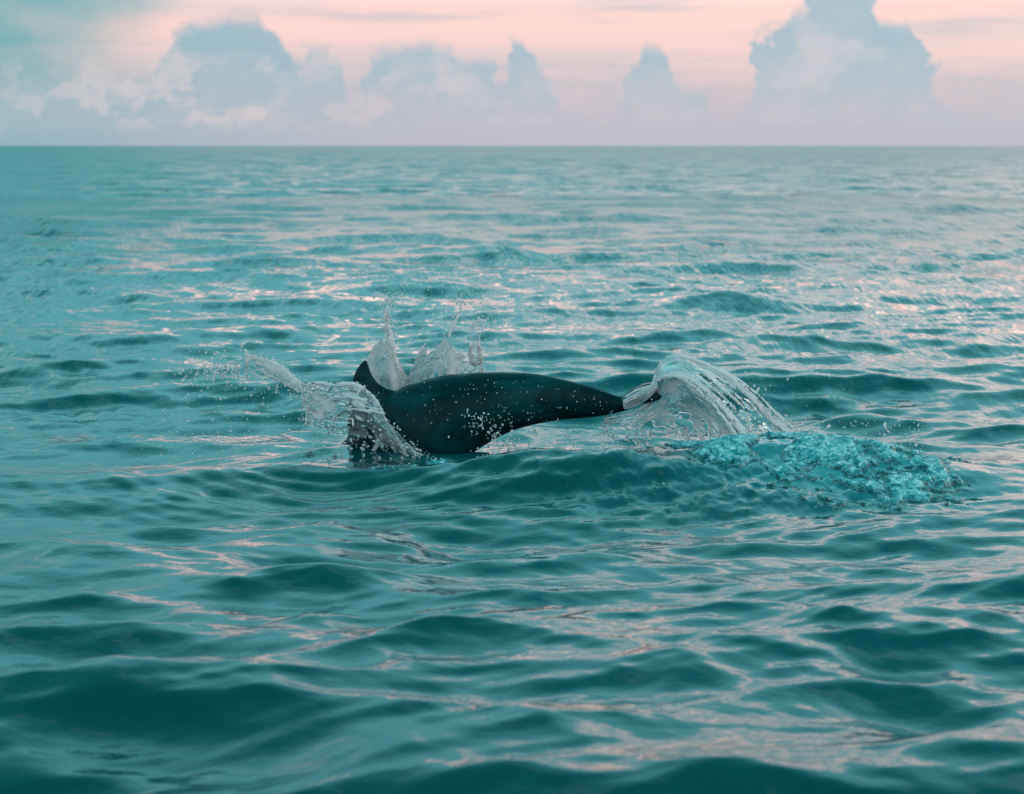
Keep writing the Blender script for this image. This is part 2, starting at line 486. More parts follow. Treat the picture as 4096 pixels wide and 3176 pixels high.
DY = 9.92      # distance of the dolphin's body plane
def build_dolphin():
    bm_v, bm_f = [], []
    def add(v, f):
        o = len(bm_v); bm_v.extend(v); bm_f.extend([tuple(i + o for i in q) for q in f])
    axis = [  # px, py, half depth (m), half width (m)
        (2560, 1606, 0.014, 0.030), (2510, 1616, 0.022, 0.026), (2450, 1617, 0.036, 0.028), (2400, 1613, 0.051, 0.036), (2300, 1603, 0.071, 0.055),
        (2200, 1596, 0.089, 0.078), (2100, 1598, 0.107, 0.102), (2000, 1611, 0.124, 0.124), (1900, 1636, 0.146, 0.146), (1800, 1672, 0.174, 0.165),
        (1700, 1730, 0.206, 0.182), (1600, 1800, 0.212, 0.190), (1500, 1872, 0.206, 0.188), (1400, 1945, 0.190, 0.176), (1310, 2012, 0.162, 0.152),
        (1235, 2072, 0.120, 0.114), (1180, 2120, 0.068, 0.070), (1135, 2160, 0.044, 0.048), (1090, 2200, 0.036, 0.042), (1055, 2232, 0.022, 0.028), (1045, 2242, 0.006, 0.008)]
    ctr = catmull([tuple(P(a, b_, DY)) for a, b_, _, _ in axis], 110)
    rad = catmull([(c_, d_, 0) for _, _, c_, d_ in axis], 110)
    rings = []
    for i in range(110):
        tg = ctr[min(i + 1, 109)] - ctr[max(i - 1, 0)]
        tg = Vector(tg).normalized(); side = Vector((0, 1, 0)); up = tg.cross(side).normalized()
        ring = []
        for j in range(44):
            a = 2 * math.pi * j / 44
            ca, sa = math.cos(a), math.sin(a)
            ring.append(Vector(ctr[i]) + up * (rad[i, 0] * sa) + side * (rad[i, 1] * ca))
        rings.append(ring)
    add(*loft_rings(rings))
    # dorsal fin: leading and trailing edge from deep base to tip
    secs = [((1400, 1780), (1680, 1680), 0.060), ((1388, 1690), (1640, 1600), 0.036), ((1398, 1604), (1592, 1566), 0.024), ((1405, 1548), (1540, 1550), 0.018),
            ((1411, 1515), (1505, 1522), 0.0145), ((1421, 1485), (1487, 1492), 0.012), ((1436, 1461), (1478, 1467), 0.010), ((1450, 1446), (1473, 1450), 0.008), ((1459, 1438), (1468, 1441), 0.005)]
    lead = catmull([tuple(P(*q[0], DY)) for q in secs], 40); trail = catmull([tuple(P(*q[1], DY)) for q in secs], 40)
    th = catmull([(q[2], 0, 0) for q in secs], 40)[:, 0]
    rings = []
    for i in range(40):
        mid, half = (lead[i] + trail[i]) / 2, (lead[i] - trail[i]) / 2
        rings.append([Vector(mid + half * math.cos(a) + np.array((0, 1, 0)) * th[i] * math.sin(a) * (1 + 0.25 * math.cos(a))) for a in np.linspace(0, 2 * math.pi, 28, endpoint=False)])
    add(*loft_rings(rings))
    # flukes: one wing across the tail, tilted up by the stroke
    root, end = P(2470, 1630, DY), P(2626, 1545, DY)
    ch = (end - root); cl = ch.length; ch.normalize()
    nrm = ch.cross(Vector((0, 1, 0))).normalized()
    rings = []
    for s_ in np.linspace(-1, 1, 61):
        q = abs(s_)
        le = -0.02 + cl * (0.10 + 0.80 * q ** 1.35); te = cl * (0.86 + 0.16 * math.sin(min(q, 0.45) / 0.45 * math.pi / 2) - 0.02 * q)
        if q > 0.97: te = max(te, le + 0.006)
        thk = 0.022 * (1 - q) ** 0.6 + 0.0075
        o = root + Vector((0, 1, 0)) * (s_ * 0.235) + nrm * (-0.012 + 0.05 * q ** 2) * -0.5
        mid = (le + te) / 2; hf = max((te - le) / 2, 0.004)
        rings.append([o + ch * (mid + hf * math.cos(a)) + nrm * thk * math.sin(a) for a in np.linspace(0, 2 * math.pi, 24, endpoint=False)])
    add(*loft_rings(rings))
    # pectoral flippers, under the water
    for sd in (-1, 1):
        rings = []
        for q in np.linspace(0, 1, 20):
            o = P(1330, 2080, DY) + Vector((0.10 * q, sd * (0.12 + 0.26 * q), -0.10 * q - 0.04))
            w = 0.06 * (1 - 0.75 * q ** 2); o = o + Vector((0.08 * q * q, 0, 0))
            rings.append([o + Vector((w * math.cos(a), 0, 0.013 * math.sin(a) * (1.1 - q) + 0.4 * w * math.cos(a))) for a in np.linspace(0, 2 * math.pi, 20, endpoint=False)])
        add(*loft_rings(rings))
    me = bpy.data.meshes.new('dolphin_raw'); me.from_pydata([tuple(v) for v in bm_v], [], bm_f); me.update()
    bm = bmesh.new(); bm.from_mesh(me)
    bmesh.ops.recalc_face_normals(bm, faces=bm.faces); bm.to_mesh(me); bm.free()
    raw = bpy.data.objects.new('dolphin_raw', me); COL.objects.link(raw)
    md = raw.modifiers.new('r', 'REMESH'); md.mode = 'VOXEL'; md.voxel_size = 0.0058; md.use_smooth_shade = True
    sm = raw.modifiers.new('s', 'SMOOTH'); sm.factor = 0.5; sm.iterations = 9
    dg = bpy.context.evaluated_depsgraph_get()
    me2 = bpy.data.meshes.new_from_object(raw.evaluated_get(dg))
    bpy.data.objects.remove(raw); bpy.data.meshes.remove(me)
    me2.name = 'dolphin'; me2.materials.clear(); me2.materials.append(M_skin)
    me2.polygons.foreach_set('use_smooth', np.ones(len(me2.polygons), bool))
    o = bpy.data.objects.new('dolphin', me2); COL.objects.link(o)
    tag(o, 'dark wet dolphin diving head first, curved back, dorsal fin and tail above the water', 'dolphin')
    return o
dolphin = build_dolphin()

# ------------------------------------------------------------------ water in the air
def water_material(name, milk_default=None):
    m, t, b = material(name)
    out = [n for n in t.nodes if n.type == 'OUTPUT_MATERIAL'][0]
    pos = geo_pos(t)
    b.inputs['Base Color'].default_value = (0.93, 0.985, 0.99, 1)
    b.inputs['Transmission Weight'].default_value = 1.0
    b.inputs['Roughness'].default_value = 0.02
    b.inputs['IOR'].default_value = 1.333
    bump(t, b, noise(t, scaled(t, pos, (60.0, 60.0, 40.0)), 1.0, 2, 0.5), 0.16, 0.004)
    wd = t.nodes.new('ShaderNodeBsdfPrincipled')
    wd.inputs['Base Color'].default_value = (0.95, 0.96, 0.96, 1); wd.inputs['Roughness'].default_value = 0.35
    tr = t.nodes.new('ShaderNodeBsdfTranslucent'); tr.inputs['Color'].default_value = (0.92, 0.93, 0.93, 1)
    m1 = t.nodes.new('ShaderNodeMixShader'); m1.inputs[0].default_value = 0.55
    t.links.new(wd.outputs[0], m1.inputs[1]); t.links.new(tr.outputs[0], m1.inputs[2])
    m2 = t.nodes.new('ShaderNodeMixShader')
    if milk_default is None:
        mk = attr(t, 'milk')
        fine = noise(t, scaled(t, pos, (55.0, 55.0, 80.0)), 1.0, 4, 0.6)
        fac = (mk * (0.65 + fine * 1.15)).clamp()
        t.links.new(fac.s, m2.inputs[0])
    else: m2.inputs[0].default_value = milk_default
    t.links.new(b.outputs[0], m2.inputs[1]); t.links.new(m1.outputs[0], m2.inputs[2])
    t.links.new(m2.outputs[0], out.inputs['Surface'])
    return m
M_sheet = water_material('thrown_water')
M_drop = water_material('water_drop', 0.35)
M_spray = water_material('water_spray', 0.95)

def sheet(name, guides, nu, nv, thick, milk, parent, wob=0.006, seed=0, cut=None):
    """water sheet lofted over guide curves (each a list of photo pixel + distance)"""
    g = [catmull(pts3(q), nu) for q in guides]
    grid = np.zeros((nu, nv, 3))
    for i in range(nu):
        grid[i] = catmull([q[i] for q in g], nv) if len(g) > 2 else np.linspace(g[0][i], g[1][i], nv)
    u, v = np.meshgrid(np.linspace(0, 1, nu), np.linspace(0, 1, nv), indexing='ij')
    du = np.gradient(grid, axis=0); dv = np.gradient(grid, axis=1)
    n = np.cross(du, dv); n /= np.linalg.norm(n, axis=2, keepdims=True) + 1e-9
    L = np.linalg.norm(np.diff(grid[:, nv // 2], axis=0), axis=1).sum(); W = np.linalg.norm(np.diff(grid[nu // 2], axis=0), axis=1).sum()
    k = fbm(u * L * 14 + seed, v * W * 22 + 3, 100 + seed, 4, 0.55) - 0.5
    k2 = fbm(u * L * 9 + seed, v * W * 60 + 3, 140 + seed, 3, 0.5) - 0.5
    mid = grid + n * (k * 2 * wob)[..., None]
    sn = fbm(u * L * 4 + seed, v * W * 70 + 9, 190 + seed, 3, 0.6)
    mk = np.clip(milk(u, v, k + 0.5) * (0.25 + 2.6 * np.clip(sn - 0.22, 0, 1)), 0, 0.97)
    th = thick * (0.8 + 0.4 * np.clip(k2 + 0.5, 0, 1) + 1.0 * mk)
    top = mid + n * (th / 2)[..., None]; bot = mid - n * (th / 2)[..., None]
    keep = np.ones((nu - 1, nv - 1), bool)
    if cut is not None:
        kk = cut(u, v, fbm(u * L * 22 + 5, v * W * 26 + seed, 170 + seed, 4, 0.6))
        keep = ~(kk[:-1, :-1] & kk[1:, 1:])
    idx = np.arange(nu * nv).reshape(nu, nv)
    off = nu * nv; faces = []
    for i in range(nu - 1):
        for j in range(nv - 1):
            if not keep[i, j]: continue
            a, b_, c_, e = idx[i, j], idx[i + 1, j], idx[i + 1, j + 1], idx[i, j + 1]
            faces.append((a, b_, c_, e)); faces.append((a + off, e + off, c_ + off, b_ + off))
            if j == 0 or not keep[i, j - 1]: faces.append((b_, a, a + off, b_ + off))
            if j == nv - 2 or not keep[i, j + 1]: faces.append((e, c_, c_ + off, e + off))
            if i == 0 or not keep[i - 1, j]: faces.append((a, e, e + off, a + off))
            if i == nu - 2 or not keep[i + 1, j]: faces.append((c_, b_, b_ + off, c_ + off))
    verts = np.concatenate([top.reshape(-1, 3), bot.reshape(-1, 3)])
    o = mesh_obj(name, verts.tolist(), [tuple(int(q) for q in f) for f in faces], M_sheet, parent)
    a = o.data.attributes.new('milk', 'FLOAT', 'POINT'); a.data.foreach_set('value', np.tile(mk.ravel(), 2).astype(np.float32))
    return o

def strand(name, line, r0, r1, parent, milk=0.55, bead=0.5, seed=0, n=None, sides=8):
    """stretched thread or rim of water with beads along it"""
    p3 = np.array(pts3(line))
    L = np.linalg.norm(np.diff(p3, axis=0), axis=1).sum()
    n = n or max(14, int(L / 0.006))
    c_ = catmull(p3, n)
    tt = np.linspace(0, 1, n)
    jit = np.stack([fbm(tt * L * 40 + seed, tt * 0 + k * 7.7, 200 + seed + k, 3) - 0.5 for k in range(3)], 1) * 0.012
    c_ = c_ + jit * np.sin(np.pi * tt)[:, None] ** 0.5
    rr = (r0 + (r1 - r0) * tt) * (1 - bead * 0.6 + bead * 1.8 * fbm(tt * L * 75 + seed, tt * 0 + 2.2, 230 + seed, 2, 0.6))
    rings = []
    for i in range(n):
        tg = Vector(c_[min(i + 1, n - 1)] - c_[max(i - 1, 0)]).normalized()
        a = tg.orthogonal().normalized(); b_ = tg.cross(a)
        e = 0.35 if i in (0, n - 1) else 1.0
        rings.append([Vector(c_[i]) + (a * math.cos(w) + b_ * math.sin(w)) * float(rr[i]) * e for w in np.linspace(0, 2 * math.pi, sides, endpoint=False)])
    v, f = loft_rings(rings)
    o = mesh_obj(name, v, f, M_sheet, parent)
    at = o.data.attributes.new('milk', 'FLOAT', 'POINT'); at.data.foreach_set('value', np.full(len(v), milk, np.float32))
    return o

def ico(sub):
    bm = bmesh.new(); bmesh.ops.create_icosphere(bm, subdivisions=sub, radius=1.0)
    v = np.array([q.co[:] for q in bm.verts]); f = np.array([[q.index for q in p.verts] for p in bm.faces]); bm.free()
    return v, f
ICO1, ICO2 = ico(1), ico(2)
drop_me = []
for k in range(5):     # a few wobbly drop shapes shared by all single drops
    me = bpy.data.meshes.new('droplet')
    v = ICO2[0] * (1 + 0.12 * np.sin(ICO2[0] @ rng.normal(size=3) * 2.3 + k)[:, None])
    me.from_pydata(v.tolist(), [], [tuple(map(int, f)) for f in ICO2[1]]); me.update()
    me.polygons.foreach_set('use_smooth', np.ones(len(me.polygons), bool)); me.materials.append(M_drop)
    drop_me.append(me)

def scatter(parent, fields, big=0.0032, cap=120):
    """drops of a splash: the large ones are single parts, the fine ones one spray part
    field: ('box'|'gauss'|'line', geometry, count, rmin, rmax in photo px, y range, stretch)"""
    drops = []
    for kind, g, n, r0, r1, (ya, yb), st in fields:
        for _ in range(n):
            y = ya + (yb - ya) * rng.random()
            if kind == 'box': px, py = g[0] + (g[2] - g[0]) * rng.random(), g[1] + (g[3] - g[1]) * rng.random()
            elif kind == 'gauss': px, py = g[0] + g[2] * rng.normal(), g[1] + g[3] * rng.normal()
            else:
                q = np.array(g[0], float); i = rng.integers(0, len(q) - 1); w = rng.random()
                px, py = q[i] + (q[i + 1] - q[i]) * w + rng.normal(size=2) * g[1]
            r = (r0 + (r1 - r0) * rng.random() ** 3.2) / FPX * 9.9 * 1.0
            c_ = P(px, py, y)
            s = 1.0 + st * rng.random()
            drops.append((c_, r, s, rng.random() * 6.28, rng.random()))
    drops.sort(key=lambda q: -q[1])
    k = 0; fine_v, fine_f = [], []; base = 0
    for c_, r, s, an, w in drops:
        tilt = 0.5 * (w - 0.5) if s < 1.3 else -0.5 + 0.5 * (w - 0.5)
        rot = Matrix.Rotation(tilt, 3, 'Y') @ Matrix.Rotation(an, 3, 'Z')
        if r >= big and k < cap:
            o = bpy.data.objects.new('droplet', drop_me[k % 5]); COL.objects.link(o); o.parent = parent
            o.location = c_; o.rotation_euler = (0, tilt, an); o.scale = (r, r, r * s); k += 1
        else:
            v = (ICO1[0] * np.array((r, r, r * s))) @ np.array(rot).T + np.array(c_)
            fine_v.append(v); fine_f.append(ICO1[1] + base); base += len(v)
    if fine_v:
        o = mesh_obj('spray', np.concatenate(fine_v).tolist(), np.concatenate(fine_f).tolist(), M_spray, parent)
        o['kind'] = 'stuff'

def empty(name, loc, label, cat, group=None):
    o = bpy.data.objects.new(name, None); o.empty_display_size = 0.1; COL.objects.link(o)
    o.location = (0, 0, 0)
    return tag(o, label, cat, group)

edge = lambda x, w: np.exp(-(x / w) ** 2)

# --- splash where the body goes in, on the dolphin's left
bow = empty('water_splash', None, 'clear bulging splash with an arm of flying drops in front of the dorsal fin', 'splash')
sheet('water_dome', [
    [(1205, 1548, 9.86), (1262, 1532, 9.80), (1330, 1538, 9.78), (1400, 1536, 9.76), (1452, 1556, 9.74), (1502, 1602, 9.72), (1548, 1690, 9.70)],
    [(1215, 1600, 9.78), (1270, 1590, 9.70), (1335, 1595, 9.66), (1405, 1600, 9.63), (1462, 1620, 9.62), (1515, 1660, 9.62), (1570, 1722, 9.62)],
    [(1225, 1655, 9.72), (1285, 1655, 9.63), (1345, 1660, 9.58), (1415, 1665, 9.55), (1475, 1690, 9.55), (1535, 1720, 9.56), (1600, 1765, 9.58)],
    [(1235, 1720, 9.70), (1300, 1735, 9.60), (1370, 1745, 9.55), (1440, 1750, 9.52), (1500, 1765, 9.52), (1570, 1800, 9.54), (1640, 1835, 9.56)]],
    110, 70, 0.0035, lambda u, v, k: np.clip(0.09 + 0.7 * edge(v, 0.06) + 0.6 * edge(u - 1, 0.05) + 0.95 * np.clip((k - 0.52) * 6, 0, 1) * (v < 0.75), 0, 0.8), bow, 0.016, 3,
    lambda u, v, k: (v > 0.8) & (k > 0.52) | (v > 0.95) & (k > 0.4))
sheet('water_arm', [
    [(1215, 1548, 9.82), (1172, 1498, 9.80), (1125, 1464, 9.78), (1070, 1440, 9.76), (1020, 1424, 9.74), (985, 1412, 9.72)],
    [(1200, 1556, 9.80), (1150, 1520, 9.77), (1100, 1492, 9.75), (1050, 1470, 9.73), (1010, 1460, 9.71), (982, 1450, 9.70)],
    [(1185, 1560, 9.78), (1135, 1540, 9.75), (1085, 1510, 9.72), (1040, 1490, 9.70), (1008, 1490, 9.69), (985, 1495, 9.68)]],
    90, 34, 0.004, lambda u, v, k: np.clip(0.48 + 0.6 * edge(v, 0.35) + 0.4 * (k - 0.5) * 3, 0, 0.95), bow, 0.012, 9,
    lambda u, v, k: ((v > 0.45) & (k > 0.50) & (u > 0.25)) | ((u > 0.7) & (k > 0.56)))
sheet('water_stream', [
    [(1530, 1680, 9.69), (1568, 1712, 9.70), (1605, 1752, 9.69), (1650, 1795, 9.66), (1705, 1830, 9.63), (1770, 1852, 9.60)],
    [(1510, 1700, 9.66), (1552, 1738, 9.66), (1592, 1785, 9.64), (1632, 1830, 9.61), (1690, 1862, 9.58), (1752, 1880, 9.56)]],
    70, 18, 0.010, lambda u, v, k: np.clip(0.30 + (k - 0.5) * 2.4, 0.05, 0.6), bow, 0.014, 21, lambda u, v, k: (v > 0.7) & (k > 0.56))
for i, (ln, a, b_) in enumerate((
        ([(1210, 1550, 9.84), (1222, 1600, 9.77), (1226, 1650, 9.71), (1222, 1705, 9.68)], 0.004, 0.003),
        ([(1208, 1548, 9.85), (1262, 1531, 9.79), (1330, 1538, 9.77), (1400, 1535, 9.75), (1452, 1555, 9.73), (1502, 1602, 9.71), (1546, 1690, 9.69)], 0.005, 0.006),
        ([(1320, 1700, 9.56), (1345, 1668, 9.57), (1400, 1640, 9.58), (1475, 1642, 9.57), (1540, 1655, 9.60)], 0.004, 0.006),
        ([(1330, 1670, 9.56), (1390, 1674, 9.54), (1408, 1676, 9.53), (1412, 1705, 9.52)], 0.003, 0.003),
        ([(1350, 1600, 9.65), (1300, 1640, 9.64), (1275, 1690, 9.62)], 0.003, 0.002),
        ([(1330, 1545, 9.75), (1300, 1590, 9.68), (1345, 1600, 9.65), (1400, 1590, 9.64), (1470, 1600, 9.64)], 0.003, 0.004),
        ([(1440, 1555, 9.72), (1420, 1600, 9.64), (1460, 1625, 9.61), (1530, 1640, 9.63)], 0.004, 0.004),
        ([(1540, 1722, 9.62), (1528, 1752, 9.60), (1508, 1785, 9.58), (1488, 1812, 9.56), (1502, 1820, 9.55)], 0.009, 0.006),
        ([(1545, 1765, 9.58), (1565, 1770, 9.58), (1575, 1795, 9.57), (1590, 1780, 9.57), (1615, 1782, 9.57), (1625, 1795, 9.56)], 0.004, 0.003),
        ([(985, 1412, 9.72), (978, 1400, 9.72), (965, 1385, 9.72), (975, 1375, 9.72), (996, 1362, 9.72)], 0.003, 0.004),
        ([(965, 1385, 9.72), (955, 1376, 9.72)], 0.002, 0.003),
        ([(985, 1415, 9.72), (988, 1460, 9.70), (990, 1500, 9.68), (1002, 1515, 9.68)], 0.003, 0.003),
        ([(1060, 1476, 9.72), (1020, 1482, 9.70), (1012, 1492, 9.69), (1030, 1505, 9.69), (1058, 1520, 9.68)], 0.003, 0.003),
        ([(930, 1440, 9.70), (915, 1465, 9.70), (912, 1485, 9.69), (890, 1495, 9.68)], 0.004, 0.004),
        ([(860, 1480, 9.70), (856, 1505, 9.69), (850, 1520, 9.69)], 0.005, 0.004),
        ([(775, 1475, 9.68), (800, 1470, 9.68), (810, 1465, 9.68)], 0.004, 0.003))):
    strand('water_strand', ln, a, b_, bow, 0.85, 0.8, 300 + i)
scatter(bow, [
    ('box', (640, 1560, 1300, 1990), 300, 1.6, 5.5, (9.2, 10.0), 0.4),
    ('box', (300, 1650, 900, 2000), 80, 1.4, 3.5, (9.2, 10.0), 0.4),
    ('gauss', (900, 1480, 60, 32), 150, 2.0, 7.0, (9.62, 9.78), 0.8),
    ('gauss', (790, 1490, 60, 40), 60, 2.0, 6.0, (9.62, 9.78), 0.8),
    ('box', (680, 1400, 1000, 1560), 60, 1.6, 5.0, (9.5, 9.9), 0.4),
    ('line', ([(985, 1412), (1070, 1440), (1125, 1464), (1215, 1548)], 10), 110, 2.0, 6.0, (9.70, 9.80), 0.5),
    ('line', ([(1040, 1500), (1120, 1540), (1230, 1570)], 26), 110, 2.0, 6.5, (9.62, 9.78), 0.5),
    ('line', ([(1210, 1550), (1224, 1620), (1222, 1710)], 12), 60, 2.0, 6.0, (9.62, 9.78), 0.4),
    ('line', ([(1205, 1545), (1330, 1538), (1450, 1552), (1548, 1690)], 8), 60, 2.0, 6.0, (9.66, 9.78), 0.4),
    ('box', (1240, 1660, 1560, 1800), 110, 2.0, 6.5, (9.42, 9.55), 0.5),
    ('box', (1320, 1760, 1680, 1930), 120, 1.8, 8.0, (9.25, 9.55), 0.7),
    ('gauss', (1360, 1850, 26, 18), 40, 2.5, 8.0, (9.3, 9.45), 0.5),
    ('gauss', (1330, 1945, 20, 10), 16, 2.5, 8.0, (9.2, 9.3), 0.5),
    ('line', ([(1545, 1690), (1650, 1800), (1770, 1855)], 14), 70, 1.8, 5.0, (9.52, 9.6), 0.5),
    ('line', ([(985, 1412), (1070, 1440), (1125, 1464), (1215, 1548)], 9), 220, 0.9, 2.4, (9.70, 9.80), 0.5),
    ('line', ([(1215, 1548), (1330, 1545), (1450, 1560), (1548, 1690), (1700, 1830)], 12), 240, 0.9, 2.4, (9.55, 9.72), 0.5),
    ('gauss', (880, 1490, 90, 36), 200, 0.9, 2.4, (9.6, 9.8), 0.5),
    ('box', (1230, 1560, 1540, 1700), 120, 0.9, 2.6, (9.5, 9.62), 0.5),
    ('gauss', (1580, 1930, 40, 8), 30, 2.0, 6.0, (9.1, 9.2), 0.3)], cap=140)

# --- splash thrown up behind the back
back = empty('water_splash', None, 'thin glassy splash with two tall jets rising behind the dolphin back', 'splash')
BY = 10.16
sheet('water_sheet', [
    [(1462, 1552, BY), (1466, 1470, BY), (1482, 1420, BY), (1506, 1372, BY), (1522, 1330, BY), (1534, 1270, BY), (1542, 1222, BY)],
    [(1530, 1562, BY + .05), (1528, 1480, BY + .05), (1530, 1430, BY + .04), (1536, 1380, BY + .03), (1545, 1330, BY + .02), (1546, 1270, BY), (1550, 1222, BY)],
    [(1600, 1562, BY + .04), (1594, 1500, BY + .04), (1582, 1450, BY + .03), (1572, 1400, BY + .02), (1566, 1340, BY + .01), (1558, 1270, BY), (1560, 1222, BY)],
    [(1668, 1556, BY), (1640, 1520, BY), (1612, 1480, BY), (1590, 1430, BY), (1578, 1360, BY), (1570, 1290, BY), (1568, 1225, BY)]],
    110, 44, 0.003, lambda u, v, k: np.clip(0.26 + 0.6 * edge(v - 0.62, 0.12) * (u < 0.75) + 0.35 * edge(v, 0.10) + 0.4 * u + 1.2 * (k - 0.5), 0.05, 0.75), back, 0.016, 33,
    lambda u, v, k: (k + 0.32 * np.clip(u - 0.25, 0, 1) + 0.20 * (edge(v, 0.10) + edge(v - 1, 0.10)) > 0.66))
sheet('water_sheet', [
    [(1610, 1556, BY), (1632, 1500, BY), (1652, 1450, BY), (1680, 1410, BY), (1704, 1372, BY), (1732, 1330, BY)],
    [(1700, 1546, BY + .05), (1712, 1490, BY + .05), (1726, 1450, BY + .04), (1745, 1410, BY + .03), (1760, 1360, BY + .02), (1768, 1312, BY)],
    [(1780, 1530, BY + .05), (1786, 1480, BY + .05), (1790, 1450, BY + .04), (1792, 1420, BY + .03), (1796, 1370, BY + .02), (1800, 1318, BY)],
    [(1860, 1522, BY + .02), (1858, 1480, BY + .02), (1856, 1455, BY + .02), (1862, 1428, BY + .01), (1870, 1380, BY), (1884, 1335, BY)],
    [(1936, 1512, BY), (1934, 1470, BY), (1932, 1445, BY), (1928, 1415, BY), (1924, 1380, BY), (1918, 1338, BY)]],
    80, 110, 0.003, lambda u, v, k: np.clip(0.27 + 0.4 * edge(v - 1, 0.06) + 0.3 * edge(v, 0.05) + 1.3 * (k - 0.5), 0.05, 0.7), back, 0.016, 47,
    lambda u, v, k: (k + 0.40 * np.clip(u - 0.45, 0, 1) + 0.6 * np.clip(u - 0.42, 0, 1) * edge(v - 0.62, 0.11) > 0.66))
for i, (ln, a, b_) in enumerate((
        ([(1600, 1490, BY), (1584, 1450, BY), (1572, 1400, BY), (1562, 1340, BY), (1540, 1280, BY), (1552, 1220, BY)], 0.009, 0.005),
        ([(1612, 1540, BY), (1598, 1490, BY), (1575, 1430, BY)], 0.006, 0.008),
        ([(1504, 1375, BY), (1482, 1418, BY), (1464, 1460, BY)], 0.004, 0.003),
        ([(1794, 1350, BY), (1808, 1310, BY), (1828, 1268, BY), (1842, 1245, BY), (1845, 1215, BY), (1838, 1195, BY)], 0.005, 0.004),
        ([(1842, 1205, BY), (1855, 1205, BY), (1866, 1220, BY)], 0.004, 0.003),
        ([(1884, 1335, BY), (1892, 1300, BY), (1910, 1282, BY), (1945, 1285, BY)], 0.003, 0.004),
        ([(1886, 1372, BY), (1884, 1420, BY), (1896, 1452, BY), (1912, 1455, BY), (1922, 1440, BY), (1920, 1400, BY), (1912, 1375, BY)], 0.007, 0.008),
        ([(1772, 1408, BY), (1778, 1440, BY), (1768, 1480, BY), (1752, 1510, BY)], 0.004, 0.003),
        ([(1704, 1372, BY), (1680, 1408, BY), (1660, 1440, BY)], 0.004, 0.003))):
    strand('water_strand', ln, a, b_, back, 0.75, 0.7, 400 + i)
scatter(back, [
    ('gauss', (1560, 1200, 34, 16), 60, 2.0, 6.5, (10.1, 10.3), 0.4),
    ('line', ([(1542, 1240), (1540, 1300), (1570, 1400)], 14), 80, 1.8, 5.0, (10.1, 10.3), 0.4),
    ('gauss', (1900, 1180, 50, 22), 60, 1.8, 5.0, (10.1, 10.4), 0.4),
    ('line', ([(1800, 1330), (1830, 1262), (1845, 1200)], 12), 50, 1.8, 5.0, (10.1, 10.25), 0.4),
    ('line', ([(1890, 1330), (1910, 1280), (1950, 1285)], 12), 50, 1.8, 5.0, (10.1, 10.25), 0.4),
    ('box', (1440, 1150, 2060, 1480), 150, 1.4, 4.5, (10.0, 10.6), 0.4),
    ('line', ([(1560, 1180), (1545, 1260), (1556, 1330), (1585, 1440), (1612, 1530)], 11), 320, 0.9, 2.6, (10.08, 10.2), 0.5),
    ('line', ([(1845, 1195), (1830, 1262), (1796, 1340), (1790, 1420)], 12), 180, 0.9, 2.6, (10.08, 10.2), 0.5),
    ('line', ([(1930, 1280), (1900, 1300), (1905, 1380), (1915, 1460)], 14), 160, 0.9, 2.6, (10.08, 10.2), 0.5),
    ('box', (1460, 1380, 1940, 1520), 160, 0.9, 2.4, (10.05, 10.2), 0.5),
    ('box', (1640, 900, 2500, 1200), 30, 1.4, 3.0, (9.8, 10.8), 0.2)], cap=90)

# --- water pouring off the flukes
tail = empty('water_splash', None, 'arching translucent water sheet pouring off the tail flukes', 'splash')
R1 = [(2596, 1570, 9.71), (2618, 1548, 9.705), (2634, 1524, 9.70), (2668, 1503, 9.68), (2722, 1503, 9.66), (2800, 1552, 9.60), (2880, 1625, 9.52), (2950, 1712, 9.44), (3010, 1785, 9.36), (3055, 1838, 9.30)]
R2 = [(2588, 1560, 10.08), (2606, 1540, 10.09), (2624, 1490, 10.12), (2652, 1448, 10.13), (2702, 1424, 10.14), (2790, 1448, 10.15), (2900, 1500, 10.16), (3010, 1582, 10.16), (3100, 1680, 10.15), (3178, 1742, 10.14)]
mid1 = [(a[0] * .62 + b_[0] * .38, a[1] * .62 + b_[1] * .38 - 8, a[2] * .62 + b_[2] * .38) for a, b_ in zip(R1, R2)]
mid2 = [(a[0] * .3 + b_[0] * .7, a[1] * .3 + b_[1] * .7 - 8, a[2] * .3 + b_[2] * .7) for a, b_ in zip(R1, R2)]
sheet('water_sheet', [R1, mid1, mid2, R2], 130, 60, 0.0032,
    lambda u, v, k: np.clip(0.05 + 1.2 * edge(v - 0.05, 0.09) * np.clip(u * 3, 0, 1) + 0.95 * edge(v - 0.95, 0.08) * np.clip(u * 3, 0, 1) + 0.1 * edge(u - 0.38, 0.08) + 0.7 * (k - 0.52), 0.02, 0.95), tail, 0.008, 55,
    lambda u, v, k: (u > 0.45) & (k + 0.75 * (u - 0.45) - 0.30 * edge(v - 0.05, 0.07) - 0.30 * edge(v - 0.95, 0.07) > 0.62))
